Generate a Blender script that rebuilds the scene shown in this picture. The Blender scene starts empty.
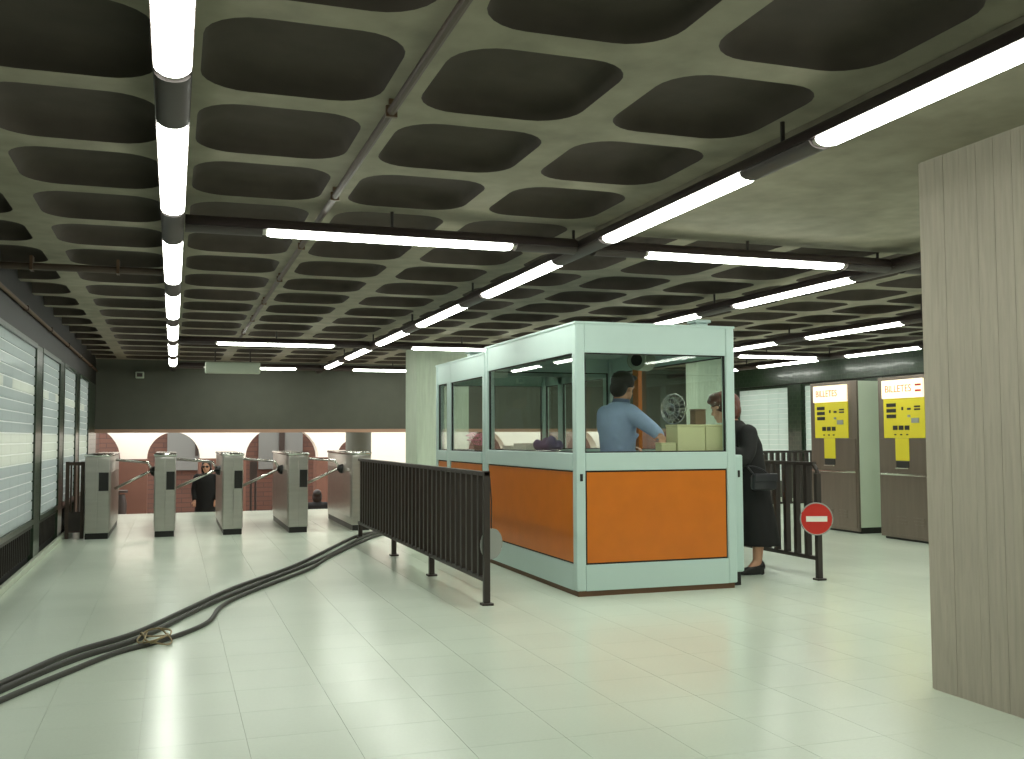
import bpy, bmesh, math, random
from mathutils import Vector, Matrix
random.seed(7)
PI = math.pi
S = bpy.context.scene
C = S.collection

# ---------------------------------------------------------------- camera
def setup_camera():
    yaw, pitch, roll = 0.325125, 0.0570466, -0.0041651
    f = Vector((math.sin(yaw)*math.cos(pitch), math.cos(yaw)*math.cos(pitch), math.sin(pitch)))
    r = Vector((math.cos(yaw), -math.sin(yaw), 0)); u = r.cross(f)
    rr = r*math.cos(roll) + u*math.sin(roll); uu = u*math.cos(roll) - r*math.sin(roll)
    cd = bpy.data.cameras.new('camera'); co = bpy.data.objects.new('camera', cd); C.objects.link(co)
    m = Matrix((rr, uu, -f)).transposed().to_4x4(); m.translation = (0, 0, 1.3)
    co.matrix_world = m
    cd.sensor_fit = 'HORIZONTAL'; cd.sensor_width = 36; cd.lens = 36*1004.5/1024; cd.clip_end = 200
    S.camera = co
setup_camera()

# ---------------------------------------------------------------- world, exposure
W = bpy.data.worlds.new('overcast_sky'); S.world = W; W.use_nodes = True
W.node_tree.nodes['Background'].inputs[0].default_value = (1.0, 0.98, 0.93, 1)
W.node_tree.nodes['Background'].inputs[1].default_value = 2.1
S.view_settings.view_transform = 'Standard'; S.view_settings.look = 'None'
S.view_settings.gamma = 1; S.view_settings.use_curve_mapping = False
S.view_settings.exposure = 0.75
LAMP = 12.0

# ---------------------------------------------------------------- materials
def lin(c):
    return tuple(((x/255)/12.92 if x/255 <= .04045 else ((x/255+.055)/1.055)**2.4) for x in c)
MATS = {}
def mat(name, rgb, rough=.6, metal=0., noise=0., scale=8., bump=0., spec=None, stretch=None, coat=0.):
    m = bpy.data.materials.new(name); m.use_nodes = True; nt = m.node_tree; b = nt.nodes['Principled BSDF']
    c = lin(rgb); b.inputs['Base Color'].default_value = (*c, 1)
    b.inputs['Roughness'].default_value = rough; b.inputs['Metallic'].default_value = metal
    if spec is not None: b.inputs['Specular IOR Level'].default_value = spec
    if coat: b.inputs['Coat Weight'].default_value = coat
    if noise or bump:
        tc = nt.nodes.new('ShaderNodeNewGeometry'); mp = nt.nodes.new('ShaderNodeMapping')
        nt.links.new(tc.outputs['Position'], mp.inputs[0])
        if stretch: mp.inputs['Scale'].default_value = stretch
        n = nt.nodes.new('ShaderNodeTexNoise'); n.inputs['Scale'].default_value = scale; n.inputs['Detail'].default_value = 6
        nt.links.new(mp.outputs[0], n.inputs['Vector'])
        if noise:
            r = nt.nodes.new('ShaderNodeValToRGB')
            r.color_ramp.elements[0].position = .3; r.color_ramp.elements[1].position = .7
            r.color_ramp.elements[0].color = (*[x*(1-noise) for x in c], 1)
            r.color_ramp.elements[1].color = (*[min(1, x*(1+noise)) for x in c], 1)
            nt.links.new(n.outputs[0], r.inputs[0]); nt.links.new(r.outputs[0], b.inputs['Base Color'])
        if bump:
            bp = nt.nodes.new('ShaderNodeBump'); bp.inputs['Strength'].default_value = bump; bp.inputs['Distance'].default_value = .01
            nt.links.new(n.outputs[0], bp.inputs['Height']); nt.links.new(bp.outputs[0], b.inputs['Normal'])
    MATS[name] = m; return m
def emat(name, rgb, strength):
    m = bpy.data.materials.new(name); m.use_nodes = True; b = m.node_tree.nodes['Principled BSDF']
    b.inputs['Base Color'].default_value = (*lin(rgb), 1); b.inputs['Emission Color'].default_value = (*lin(rgb), 1)
    b.inputs['Emission Strength'].default_value = strength; b.inputs['Roughness'].default_value = .4
    MATS[name] = m; return m
def brickmat(name, c1, c2, cm, bw, bh, ms, rough=.7, axes='YZ', coat=0.):
    m = bpy.data.materials.new(name); m.use_nodes = True; nt = m.node_tree; b = nt.nodes['Principled BSDF']
    g = nt.nodes.new('ShaderNodeNewGeometry'); sp = nt.nodes.new('ShaderNodeSeparateXYZ'); cb = nt.nodes.new('ShaderNodeCombineXYZ')
    nt.links.new(g.outputs['Position'], sp.inputs[0])
    if axes == 'SUM':
        ad = nt.nodes.new('ShaderNodeMath'); nt.links.new(sp.outputs['X'], ad.inputs[0]); nt.links.new(sp.outputs['Y'], ad.inputs[1])
        nt.links.new(ad.outputs[0], cb.inputs[0])
    else: nt.links.new(sp.outputs[axes[0]], cb.inputs[0])
    nt.links.new(sp.outputs['Z'], cb.inputs[1])
    t = nt.nodes.new('ShaderNodeTexBrick'); nt.links.new(cb.outputs[0], t.inputs['Vector'])
    t.inputs['Color1'].default_value = (*lin(c1), 1); t.inputs['Color2'].default_value = (*lin(c2), 1); t.inputs['Mortar'].default_value = (*lin(cm), 1)
    t.inputs['Scale'].default_value = 1; t.inputs['Brick Width'].default_value = bw; t.inputs['Row Height'].default_value = bh; t.inputs['Mortar Size'].default_value = ms
    nt.links.new(t.outputs['Color'], b.inputs['Base Color']); b.inputs['Roughness'].default_value = rough
    if coat: b.inputs['Coat Weight'].default_value = coat
    bp = nt.nodes.new('ShaderNodeBump'); bp.inputs['Strength'].default_value = .4; bp.inputs['Distance'].default_value = .01; bp.invert = True
    nt.links.new(t.outputs['Fac'], bp.inputs['Height'])
    if coat:
        nz = nt.nodes.new('ShaderNodeTexNoise'); nz.inputs['Scale'].default_value = 5; nt.links.new(g.outputs['Position'], nz.inputs['Vector'])
        b2_ = nt.nodes.new('ShaderNodeBump'); b2_.inputs['Strength'].default_value = .25; b2_.inputs['Distance'].default_value = .012
        nt.links.new(nz.outputs[0], b2_.inputs['Height']); nt.links.new(bp.outputs[0], b2_.inputs['Normal']); nt.links.new(b2_.outputs[0], b.inputs['Normal']); nt.links.new(b2_.outputs[0], b.inputs['Coat Normal'])
    else: nt.links.new(bp.outputs[0], b.inputs['Normal'])
    MATS[name] = m; return m
def tilemat(name, rgb, cell, rough):
    m = mat(name, rgb, rough); nt = m.node_tree; b = nt.nodes['Principled BSDF']
    g = nt.nodes.new('ShaderNodeNewGeometry')
    dv = nt.nodes.new('ShaderNodeVectorMath'); dv.operation = 'SUBTRACT'; dv.inputs[1].default_value = (-.118, 5.0, 0)
    d2 = nt.nodes.new('ShaderNodeVectorMath'); d2.operation = 'DIVIDE'; d2.inputs[1].default_value = (cell, cell, 1)
    fl = nt.nodes.new('ShaderNodeVectorMath'); fl.operation = 'FLOOR'; wn = nt.nodes.new('ShaderNodeTexWhiteNoise')
    nt.links.new(g.outputs['Position'], dv.inputs[0]); nt.links.new(dv.outputs[0], d2.inputs[0]); nt.links.new(d2.outputs[0], fl.inputs[0]); nt.links.new(fl.outputs[0], wn.inputs['Vector'])
    n = nt.nodes.new('ShaderNodeTexNoise'); n.inputs['Scale'].default_value = 60; n.inputs['Detail'].default_value = 4; nt.links.new(g.outputs['Position'], n.inputs['Vector'])
    n2 = nt.nodes.new('ShaderNodeTexNoise'); n2.inputs['Scale'].default_value = .7; nt.links.new(g.outputs['Position'], n2.inputs['Vector'])
    a = nt.nodes.new('ShaderNodeMath'); a.operation = 'MULTIPLY_ADD'; a.inputs[1].default_value = .025; a.inputs[2].default_value = .885
    nt.links.new(wn.outputs['Value'], a.inputs[0])
    a2 = nt.nodes.new('ShaderNodeMath'); a2.operation = 'MULTIPLY_ADD'; a2.inputs[1].default_value = .08; nt.links.new(n.outputs[0], a2.inputs[0]); nt.links.new(a.outputs[0], a2.inputs[2])
    a3 = nt.nodes.new('ShaderNodeMath'); a3.operation = 'MULTIPLY_ADD'; a3.inputs[1].default_value = .12; nt.links.new(n2.outputs[0], a3.inputs[0]); nt.links.new(a2.outputs[0], a3.inputs[2])
    h = nt.nodes.new('ShaderNodeHueSaturation'); h.inputs['Color'].default_value = (*lin(rgb), 1); nt.links.new(a3.outputs[0], h.inputs['Value'])
    nt.links.new(h.outputs[0], b.inputs['Base Color'])
    rr = nt.nodes.new('ShaderNodeMapRange'); rr.inputs[3].default_value = rough-.06; rr.inputs[4].default_value = rough+.1
    nt.links.new(n2.outputs[0], rr.inputs[0]); nt.links.new(rr.outputs[0], b.inputs['Roughness'])
    return m
def glassmat(name, tint, ior=1.45):
    m = bpy.data.materials.new(name); m.use_nodes = True; nt = m.node_tree; nt.nodes.clear()
    o = nt.nodes.new('ShaderNodeOutputMaterial'); mx = nt.nodes.new('ShaderNodeMixShader')
    t = nt.nodes.new('ShaderNodeBsdfTransparent'); t.inputs[0].default_value = (*tint, 1)
    g = nt.nodes.new('ShaderNodeBsdfGlossy'); g.inputs['Roughness'].default_value = .01
    fr = nt.nodes.new('ShaderNodeFresnel'); ge = nt.nodes.new('ShaderNodeNewGeometry')
    mr = nt.nodes.new('ShaderNodeMapRange'); mr.inputs[3].default_value = ior; mr.inputs[4].default_value = 1/ior   # same reflectance on leaving the thin pane
    nt.links.new(ge.outputs['Backfacing'], mr.inputs[0]); nt.links.new(mr.outputs[0], fr.inputs[0])
    nt.links.new(fr.outputs[0], mx.inputs[0]); nt.links.new(t.outputs[0], mx.inputs[1]); nt.links.new(g.outputs[0], mx.inputs[2]); nt.links.new(mx.outputs[0], o.inputs[0])
    MATS[name] = m; return m
def blockmat(name, tr, df):
    m = bpy.data.materials.new(name); m.use_nodes = True; nt = m.node_tree; nt.nodes.clear()
    o = nt.nodes.new('ShaderNodeOutputMaterial'); ad = nt.nodes.new('ShaderNodeAddShader'); mx = nt.nodes.new('ShaderNodeMixShader')
    t = nt.nodes.new('ShaderNodeBsdfTranslucent'); t.inputs[0].default_value = (*tr, 1)
    d = nt.nodes.new('ShaderNodeBsdfDiffuse'); d.inputs[0].default_value = (*df, 1)
    g = nt.nodes.new('ShaderNodeBsdfGlossy'); g.inputs['Roughness'].default_value = .15
    nt.links.new(t.outputs[0], ad.inputs[0]); nt.links.new(d.outputs[0], ad.inputs[1])
    mx.inputs[0].default_value = .06; nt.links.new(ad.outputs[0], mx.inputs[1]); nt.links.new(g.outputs[0], mx.inputs[2]); nt.links.new(mx.outputs[0], o.inputs[0])
    MATS[name] = m; return m

mat('rib_concrete', (137, 131, 114), .85, noise=.18, scale=5, bump=.15)
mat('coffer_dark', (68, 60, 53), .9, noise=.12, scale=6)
mat('pillar_concrete', (178, 169, 155), .85, noise=.09, scale=7, bump=.4, stretch=(6, 6, .5))
mat('pale_concrete', (186, 198, 180), .8, noise=.08, scale=5, bump=.2, stretch=(5, 5, .5))
mat('lintel_paint', (82, 83, 73), .7, noise=.06, scale=3)
mat('lintel_trim', (176, 140, 118), .5)
tilemat('floor_tile', (218, 229, 213), .437, .21)
mat('grout', (184, 192, 176), .7)
mat('kerb_stone', (196, 204, 186), .5, noise=.06, scale=9)
brickmat('green_tile', (34, 50, 36), (42, 60, 42), (56, 64, 50), .16, .08, .004, .28, 'SUM', .2)
mat('dark_wall', (22, 21, 18), .6, noise=.1, scale=4)
mat('trunking', (58, 47, 46), .5)
mat('rod', (42, 36, 32), .5)
emat('tube_diffuser', (250, 255, 243), LAMP)
mat('lamp_cap', (170, 168, 158), .35)
mat('pipe_brown', (72, 58, 48), .55)
mat('clamp', (96, 74, 56), .45, .3)
mat('booth_paint', (192, 214, 209), .35, noise=.02, scale=3)
mat('booth_orange', (206, 112, 26), .32, noise=.05, scale=5)
mat('booth_plinth', (104, 74, 50), .6)
mat('gasket', (26, 26, 24), .6)
glassmat('booth_glass', (.95, .975, .96), 1.4)
mat('booth_inner', (150, 160, 148), .6)
mat('black_iron', (52, 44, 40), .45)
mat('stainless', (190, 186, 180), .3, .9, noise=.05, scale=3, stretch=(1, 1, 8))
mat('machine_steel', (128, 116, 108), .3, .85, noise=.06, scale=3, stretch=(1, 6, .6))
mat('machine_side', (196, 206, 188), .5, noise=.02, scale=3)
mat('chrome', (220, 220, 214), .12, 1.)
mat('black_plastic', (24, 22, 20), .45)
mat('yellow_panel', (226, 210, 40), .4)
emat('sign_cream', (255, 238, 206), .55)
mat('letter_red', (222, 128, 84), .5)
mat('sign_red', (196, 44, 34), .4)
mat('sign_white', (238, 236, 224), .4)
mat('sign_grey', (150, 152, 146), .5)
mat('cable', (52, 50, 44), .5)
mat('wire', (150, 132, 96), .5)
mat('skin', (214, 160, 132), .5)
mat('hair_dark', (34, 24, 20), .5)
mat('hair_brown', (92, 48, 34), .45, noise=.3, scale=30)
mat('shirt_blue', (172, 190, 228), .8, noise=.05, scale=14, bump=.3)
mat('trousers', (44, 46, 58), .8)
mat('coat_black', (22, 21, 21), .8)
mat('bag_leather', (44, 44, 48), .35)
mat('shoe', (24, 20, 20), .3)
mat('box_yellow', (212, 208, 164), .6)
mat('box_brown', (116, 92, 70), .6)
mat('purple', (58, 46, 92), .7)
mat('pink', (232, 140, 168), .7)
mat('paper', (232, 228, 214), .7)  # white that stands in for daylight beyond the booth
mat('heater_grey', (170, 178, 162), .45)
mat('lightbox', (176, 186, 168), .5)
brickmat('terracotta', (98, 66, 54), (88, 60, 50), (72, 52, 46), .5, .13, .012, .7, 'SUM')
mat('terracotta_plain', (112, 78, 64), .6, noise=.06, scale=3)
mat('white_plaster', (246, 242, 230), .8)
mat('stair_stone', (160, 136, 116), .5)
mat('column_grey', (112, 116, 106), .8, noise=.06, scale=4)
mat('grey_panel', (116, 120, 118), .5)
mat('brown_leather', (142, 96, 62), .5)
blockmat('glass_block', (.40, .42, .42), (.2, .22, .22))
blockmat('glass_block_daylit', (.62, .64, .60), (.12, .12, .12))  # same block, tinted brighter to carry the outdoor light band
blockmat('mortar_white', (.64, .65, .64), (.25, .26, .25))
blockmat('glass_panel_white', (.42, .47, .45), (.32, .34, .33))
mat('mullion', (110, 122, 114), .5)

# ---------------------------------------------------------------- mesh helpers
def box(bm, x0, x1, y0, y1, z0, z1, bev=0.):
    r = bmesh.ops.create_cube(bm, size=1)
    vs = r['verts']
    bmesh.ops.scale(bm, vec=(x1-x0, y1-y0, z1-z0), verts=vs)
    bmesh.ops.translate(bm, vec=((x0+x1)/2, (y0+y1)/2, (z0+z1)/2), verts=vs)
    if bev:
        es = list({e for v in vs for e in v.link_edges})
        bmesh.ops.bevel(bm, geom=es, offset=bev, segments=2, affect='EDGES', profile=.5)
def cyl(bm, p0, p1, r0, r1=None, n=12):
    p0, p1 = Vector(p0), Vector(p1); d = p1-p0
    q = d.to_track_quat('Z', 'Y').to_matrix().to_4x4(); q.translation = (p0+p1)/2
    bmesh.ops.create_cone(bm, cap_ends=True, segments=n, radius1=r0, radius2=r0 if r1 is None else r1, depth=d.length, matrix=q)
def ell(bm, c, r, rot=None, sub=3):
    m = Matrix.Translation(c) @ (rot.to_4x4() if rot else Matrix.Identity(4)) @ Matrix.Diagonal((*r, 1))
    bmesh.ops.create_icosphere(bm, subdivisions=sub, radius=1, matrix=m)
def chain(bm, pts, rs, n=14):
    for i in range(len(pts)):
        ell(bm, pts[i], (rs[i],)*3, sub=2)
        if i: cyl(bm, pts[i-1], pts[i], rs[i-1], rs[i], n)
def loft(bm, secs, n=28):
    # secs: (cx, cy, z, rx, ry, angle)
    rings = []
    for s in secs:
        cx, cy, z, rx, ry = s[:5]; a = s[5] if len(s) > 5 else 0
        rings.append([bm.verts.new((cx+math.cos(a)*rx*math.cos(t)-math.sin(a)*ry*math.sin(t), cy+math.sin(a)*rx*math.cos(t)+math.cos(a)*ry*math.sin(t), z)) for t in [2*PI*k/n for k in range(n)]])
    for a, b in zip(rings, rings[1:]):
        for k in range(n): bm.faces.new((a[k], a[(k+1) % n], b[(k+1) % n], b[k]))
    bm.faces.new(rings[0][::-1]); bm.faces.new(rings[-1])
def tube(bm, pts, r, n=8):
    pts = [Vector(p) for p in pts]; rings = []
    for i, p in enumerate(pts):
        d = (pts[min(i+1, len(pts)-1)]-pts[max(i-1, 0)]).normalized()
        up = Vector((0, 0, 1)) if abs(d.z) < .9 else Vector((1, 0, 0))
        a = d.cross(up).normalized(); b = a.cross(d)
        rings.append([bm.verts.new(p+a*r*math.cos(2*PI*k/n)+b*r*math.sin(2*PI*k/n)) for k in range(n)])
    for A, B in zip(rings, rings[1:]):
        for k in range(n): bm.faces.new((A[k], A[(k+1) % n], B[(k+1) % n], B[k]))
    bm.faces.new(rings[0][::-1]); bm.faces.new(rings[-1])
def spline(pts, per=8):
    P = [Vector(p) for p in pts]; out = []
    for i in range(len(P)-1):
        a, b, c, d = P[max(i-1, 0)], P[i], P[i+1], P[min(i+2, len(P)-1)]
        for k in range(per):
            t = k/per
            out.append(.5*((2*b)+(c-a)*t+(2*a-5*b+4*c-d)*t*t+(3*b-a-3*c+d)*t**3))
    out.append(P[-1]); return out
def obj(name, bm, m, parent=None, smooth=False):
    if isinstance(bm, bpy.types.Mesh): me = bm
    else:
        bmesh.ops.recalc_face_normals(bm, faces=bm.faces[:])
        me = bpy.data.meshes.new(name); bm.to_mesh(me); bm.free()
        me.materials.append(MATS[m])
        if smooth:
            for p in me.polygons: p.use_smooth = True
            if smooth != 'all': me.set_sharp_from_angle(angle=.6)
    o = bpy.data.objects.new(name, me); C.objects.link(o)
    if parent:
        o.parent = parent; bpy_parent_fix(o, parent)
    return o
LOC = {}
def bpy_parent_fix(o, parent):
    # meshes are modelled in world coordinates: cancel the offset of the parent chain
    off = Vector((0, 0, 0)); p = parent
    while p is not None:
        off += LOC.get(p.name, Vector((0, 0, 0))); p = p.parent
    o.location = -off; LOC[o.name] = -off
def B(): return bmesh.new()
def bobj(name, m, parent, *a, bev=0., smooth=False):
    bm = B(); box(bm, *a, bev=bev); return obj(name, bm, m, parent, smooth)
def tag(o, label, cat, group=None):
    o['label'] = label; o['category'] = cat
    if group: o['group'] = group
    return o
def thing(name, label, cat, loc=(0, 0, 0), group=None):
    o = bpy.data.objects.new(name, None); C.objects.link(o); o.location = loc; LOC[o.name] = Vector(loc)
    o.empty_display_size = .1
    return tag(o, label, cat, group)
def struct(o): o['kind'] = 'structure'; return o
def remesh(name, bm, m, parent, voxel=.012, smooth=4):
    me = bpy.data.meshes.new(name); bmesh.ops.recalc_face_normals(bm, faces=bm.faces[:]); bm.to_mesh(me); bm.free()
    o = bpy.data.objects.new('tmp', me); C.objects.link(o)
    r = o.modifiers.new('r', 'REMESH'); r.mode = 'VOXEL'; r.voxel_size = voxel; r.use_smooth_shade = True
    s = o.modifiers.new('s', 'SMOOTH'); s.iterations = smooth; s.factor = .5
    dg = bpy.context.evaluated_depsgraph_get(); dg.update()
    me2 = bpy.data.meshes.new_from_object(o.evaluated_get(dg)); bpy.data.objects.remove(o)
    me2.materials.clear(); me2.materials.append(MATS[m]); me2.name = name
    for p in me2.polygons: p.use_smooth = True
    return obj(name, me2, m, parent)
def instance(name, me, loc, parent, rotz=0.):
    o = bpy.data.objects.new(name, me); C.objects.link(o)
    o.parent = parent
    off = Vector((0, 0, 0)); p = parent
    while p is not None:
        off += LOC.get(p.name, Vector((0, 0, 0))); p = p.parent
    o.location = Vector(loc)-off; LOC[o.name] = Vector(o.location); o.rotation_euler.z = rotz
    return o
def mesh(name, bm, m, smooth=False):
    bmesh.ops.recalc_face_normals(bm, faces=bm.faces[:])
    me = bpy.data.meshes.new(name); bm.to_mesh(me); bm.free(); me.materials.append(MATS[m])
    if smooth:
        for p in me.polygons: p.use_smooth = True
        me.set_sharp_from_angle(angle=.6)
    return me

XL, XR, YE = -1.37, 11.4, 18.6      # hall: left wall, right wall, head of the stairs
ZC = 2.77                            # underside of the ceiling ribs
cam = S.camera; cinv = cam.matrix_world.inverted()
def screen(p):
    v = cinv @ Vector(p)
    if v.z > -.05: return None
    return (512+1004.5*v.x/-v.z, 379.5-1004.5*v.y/-v.z, -v.z)
def visible(p, mar=0):
    s = screen(p)
    return s is not None and -mar < s[0] < 1024+mar and -mar < s[1] < 759+mar

# ================================================================ SETTING
# ---- floor with its tiles
floor = struct(bobj('floor', 'grout', None, XL-.4, XR+.4, -3, YE, -.3, -.0035))
T = .437
bm = B(); box(bm, .0009, T-.0009, .0009, T-.0009, -.02, 0)
tile_me = mesh('floor_tile', bm, 'floor_tile')
cells = []
i0 = math.floor((XL+.118)/T); i1 = math.ceil((XR+.118)/T); j0 = math.floor((-3-5.)/T); j1 = math.floor((YE-5.)/T)
for i in range(i0, i1):
    for j in range(j0, j1):
        x, y = -.118+i*T, 5.+j*T
        c = (x+T/2, y+T/2, 0)
        s = screen(c); a = 0
        if s and visible(c, 20): a = 1/s[2]**3
        cells.append((a, x, y))
cells.sort(reverse=True)
for a, x, y in cells[:300]: instance('tile', tile_me, (x, y, 0), floor)
bm = B()
for a, x, y in cells[300:]: box(bm, x+.0009, x+T-.0009, y+.0009, y+T-.0009, -.02, 0)
box(bm, XL-.05, XR+.1, 5.+j1*T+.002, YE, -.02, 0)
o = obj('tile_field', bm, 'floor_tile', floor); o['kind'] = 'stuff'

# ---- ceiling: ribs cast round the coffers, coffers as dark domes
PX, PY, Y0 = .91, .965, 4.42
HX, HY, HR = .372, .395, .2
def rrect(hx, hy, r, n=6):
    pts = []
    for cx, cy, a0 in ((hx-r, hy-r, 0), (-hx+r, hy-r, PI/2), (-hx+r, -hy+r, PI), (hx-r, -hy+r, 3*PI/2)):
        for k in range(n+1):
            a = a0+PI/2*k/n; pts.append((cx+r*math.cos(a), cy+r*math.sin(a)))
    return pts
hole = rrect(HX, HY, HR)
outer = []
for k, (x, y) in enumerate(hole):
    q = k % 7
    sx = 1 if x > 0 else -1; sy = 1 if y > 0 else -1
    ax, ay = PX/2, PY/2
    if q == 3: outer.append((sx*ax, sy*ay))
    else:
        first = (q < 3)
        quad = k//7
        onx = (first and quad in (0, 2)) or (not first and quad in (1, 3))
        outer.append((sx*ax, y) if onx else (x, sy*ay))
bm = B(); rings = []
for ins, z in ((0, 0), (.008, .03), (.025, .07), (.07, .10), (.16, .115)):
    rings.append([bm.verts.new((x, y, z)) for x, y in rrect(HX-ins, HY-ins, HR-ins*.6)])
for a, b in zip(rings, rings[1:]):
    for k in range(len(a)): bm.faces.new((a[k], a[(k+1) % len(a)], b[(k+1) % len(a)], b[k]))
bm.faces.new(rings[-1])
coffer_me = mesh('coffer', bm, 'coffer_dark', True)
DP = (2.81, 5.55, 1.3, 6.5)           # dropped slab round the near pillar
bm = B(); cof = []
ix0, ix1 = -2, 13; jy0, jy1 = -3, 16
for i in range(ix0, ix1):
    for j in range(jy0, jy1):
        cx, cy = (i+.5)*PX, Y0+(j+.5)*PY
        if DP[0]-.3 < cx < DP[1]+.2 and DP[2] < cy < DP[3]-.1:
            v = [bm.verts.new((cx+sx*PX/2, cy+sy*PY/2, ZC)) for sx, sy in ((-1, -1), (1, -1), (1, 1), (-1, 1))]; bm.faces.new(v); continue
        O = [bm.verts.new((cx+x, cy+y, ZC)) for x, y in outer]; I = [bm.verts.new((cx+x, cy+y, ZC)) for x, y in hole]
        n = len(O)
        for k in range(n):
            bm.faces.new((O[k], O[(k+1) % n], I[(k+1) % n], I[k]))
        cof.append((cx, cy))
xa, xb, ya, yb = ix0*PX, ix1*PX, Y0+jy0*PY, Y0+jy1*PY
box(bm, xa-.3, xb+.3, -3.2, ya, ZC, 3.2); box(bm, xa-.3, xb+.3, yb, 20.3, ZC, 3.2)
box(bm, xa-.3, xb+.3, -3.2, 20.3, 3.15, 3.3)
bmesh.ops.remove_doubles(bm, verts=bm.verts[:], dist=.0005)
ceiling = obj('ceiling', bm, 'rib_concrete'); struct(ceiling)
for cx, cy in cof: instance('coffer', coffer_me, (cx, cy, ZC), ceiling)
bobj('drop_panel', 'rib_concrete', ceiling, *DP, ZC-.035, ZC+.05, bev=.01)

# ---- pillars, board-marked
def pillar(name, x0, x1, y0, y1, z1, m, board=.055):
    bm = B()
    box(bm, x0+.01, x1-.01, y0+.01, y1-.01, 0, z1)
    def strips(a0, a1, put):
        n = int((a1-a0)/board); w = (a1-a0)/n
        for k in range(n):
            d = random.uniform(0, .0025)
            put(a0+k*w+.0007, a0+(k+1)*w-.0007, d)
    ch = .03
    strips(y0+ch, y1-ch, lambda a, b, d: box(bm, x0+d, x0+.02, a, b, 0, z1))
    strips(y0+ch, y1-ch, lambda a, b, d: box(bm, x1-.02, x1-d, a, b, 0, z1))
    strips(x0+ch, x1-ch, lambda a, b, d: box(bm, a, b, y0+d, y0+.02, 0, z1))
    strips(x0+ch, x1-ch, lambda a, b, d: box(bm, a, b, y1-.02, y1-d, 0, z1))
    return struct(obj(name, bm, m))
p = pillar('pillar_1', 3.715, 4.6, 3.3, 4.3, ZC-.034, 'pillar_concrete'); p['label'] = 'wide board-marked concrete pillar at the right edge of the hall'
p = pillar('pillar_2', 3.72, 4.6, 15.85, 16.7, ZC, 'pale_concrete'); p['label'] = 'pale concrete pillar rising behind the far end of the iron fence'
p = pillar('pillar_3', 8.85, 9.5, 15.9, 16.35, ZC, 'pale_concrete'); p['label'] = 'pale concrete pillar seen through the front glass of the booth'

# ---- side walls with glass-block windows between green tiled posts
def side_wall(name, xf, sgn, wins, zb, zt, m_low):
    # xf: hall face; sgn: +1 wall body lies towards +x
    t = .25
    X = lambda d: (xf, xf+sgn*d) if sgn > 0 else (xf+sgn*d, xf)
    bm = B()
    a, b = X(t); box(bm, a, b, -3, 20.3, zt+.04, 3.2)
    w = struct(obj(name, bm, 'dark_wall'))
    edges = [-3.]+[v for q in sorted(wins) for v in q]+[20.3]
    for k in range(0, len(edges), 2):
        if edges[k+1]-edges[k] < .05: continue
        bm = B(); a, b = X(t); box(bm, a, b, edges[k], edges[k+1], 0, zt+.04); obj('tiled_post', bm, 'green_tile', w)
    for q in wins:
        bm = B(); d0, d1 = (.05, t)
        a, b = sorted((xf+sgn*d0, xf+sgn*d1)); box(bm, a, b, q[0], q[1], 0, zb-.04)
        obj('dado', bm, m_low, w)
    return w
winL = [(8.95, 11.62), (12.1, 13.95), (14.43, 16.2), (16.72, 18.55)]
winR = [(9.9, 11.8), (12.24, 14.14), (14.58, 16.48), (16.92, 18.82)]
wall_left = side_wall('wall_left', XL, -1, winL, .46, 2.25, 'dark_wall')
wall_right = side_wall('wall_right', XR, 1, winR, .41, 2.25, 'green_tile')
# header of the right wall is faced with glazed green tiles
bobj('tiled_header', 'green_tile', wall_right, XR-.03, XR+.02, -3, 20, 2.31, ZC+.02)
wn = 0
def window(xf, sgn, q, zb, zt, rows, cols, kind):
    global wn; wn += 1
    bm = B(); y0, y1 = q; xc = xf+sgn*(.035 if kind == 'L' else .08)
    for y in (y0, y1-.05): box(bm, xc-.04, xc+.04, y, y+.05, zb-.05, zt+.05)
    for z in (zb-.05, zt): box(bm, xc-.04, xc+.04, y0+.05, y1-.05, z, z+.05)
    w = struct(obj('window_%d' % wn, bm, 'green_tile'))
    h = (zt-zb)/rows; wd = (y1-y0-.1)/cols
    bm = B(); box(bm, -.022, .022, .003, wd-.003, .007, h-.007, bev=.004)
    mm = 'glass_block' if kind == 'L' else 'glass_panel_white'
    me = mesh('glass_block', bm, mm); me2 = me.copy(); me2.materials.clear(); me2.materials.append(MATS['glass_block_daylit' if kind == 'L' else mm])
    for r in range(rows):
        z = zb+r*h
        clear = (1.0 < z < 1.27) or r in (13,)  # bright outdoor band painted in as rows of stronger translucency
        for c in range(cols):
            instance('glass_block', me2 if clear and (r != 13 or random.random() < .8) else me, (xc, y0+.05+c*wd, z), w)
    bm = B(); box(bm, xc-.012, xc+.012, y0+.05, y1-.05, zb, zt)
    obj('mortar', bm, 'mortar_white', w)
    return w
for q in winL: window(XL, -1, q, .46, 2.25, 18, 5, 'L')
for q in winR: window(XR, 1, q, .41, 2.25, 18, 5, 'R')
# grille bars in the low dado on the left, kerb
for q in winL[:3]:
    bm = B()
    n = int((q[1]-q[0])/.12)
    for k in range(n): box(bm, XL-.045, XL-.02, q[0]+.05+k*.12, q[0]+.07+k*.12, .1, .4)
    box(bm, XL-.05, XL-.012, q[0], q[1], .37, .405)
    obj('dado_grille', bm, 'rod', wall_left)
struct(bobj('baseboard_left', 'kerb_stone', None, XL-.005, XL+.04, -3, YE, 0, .06, bev=.008))
struct(bobj('baseboard_right', 'kerb_stone', None, XR-.03, XR, -3, YE, 0, .09, bev=.01))
struct(bobj('wall_near', 'pale_concrete', None, XL-.4, XR+.4, -3.2, -3, 0, 3.2))
# lintel over the stairs
wall_back = struct(bobj('wall_back', 'lintel_paint', None, XL-.3, XR+.3, 20, 20.3, 1.47, ZC))
struct(bobj('trim_1', 'lintel_trim', None, XL-.3, XR+.3, 19.99, 20.32, 1.405, 1.47))

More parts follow.
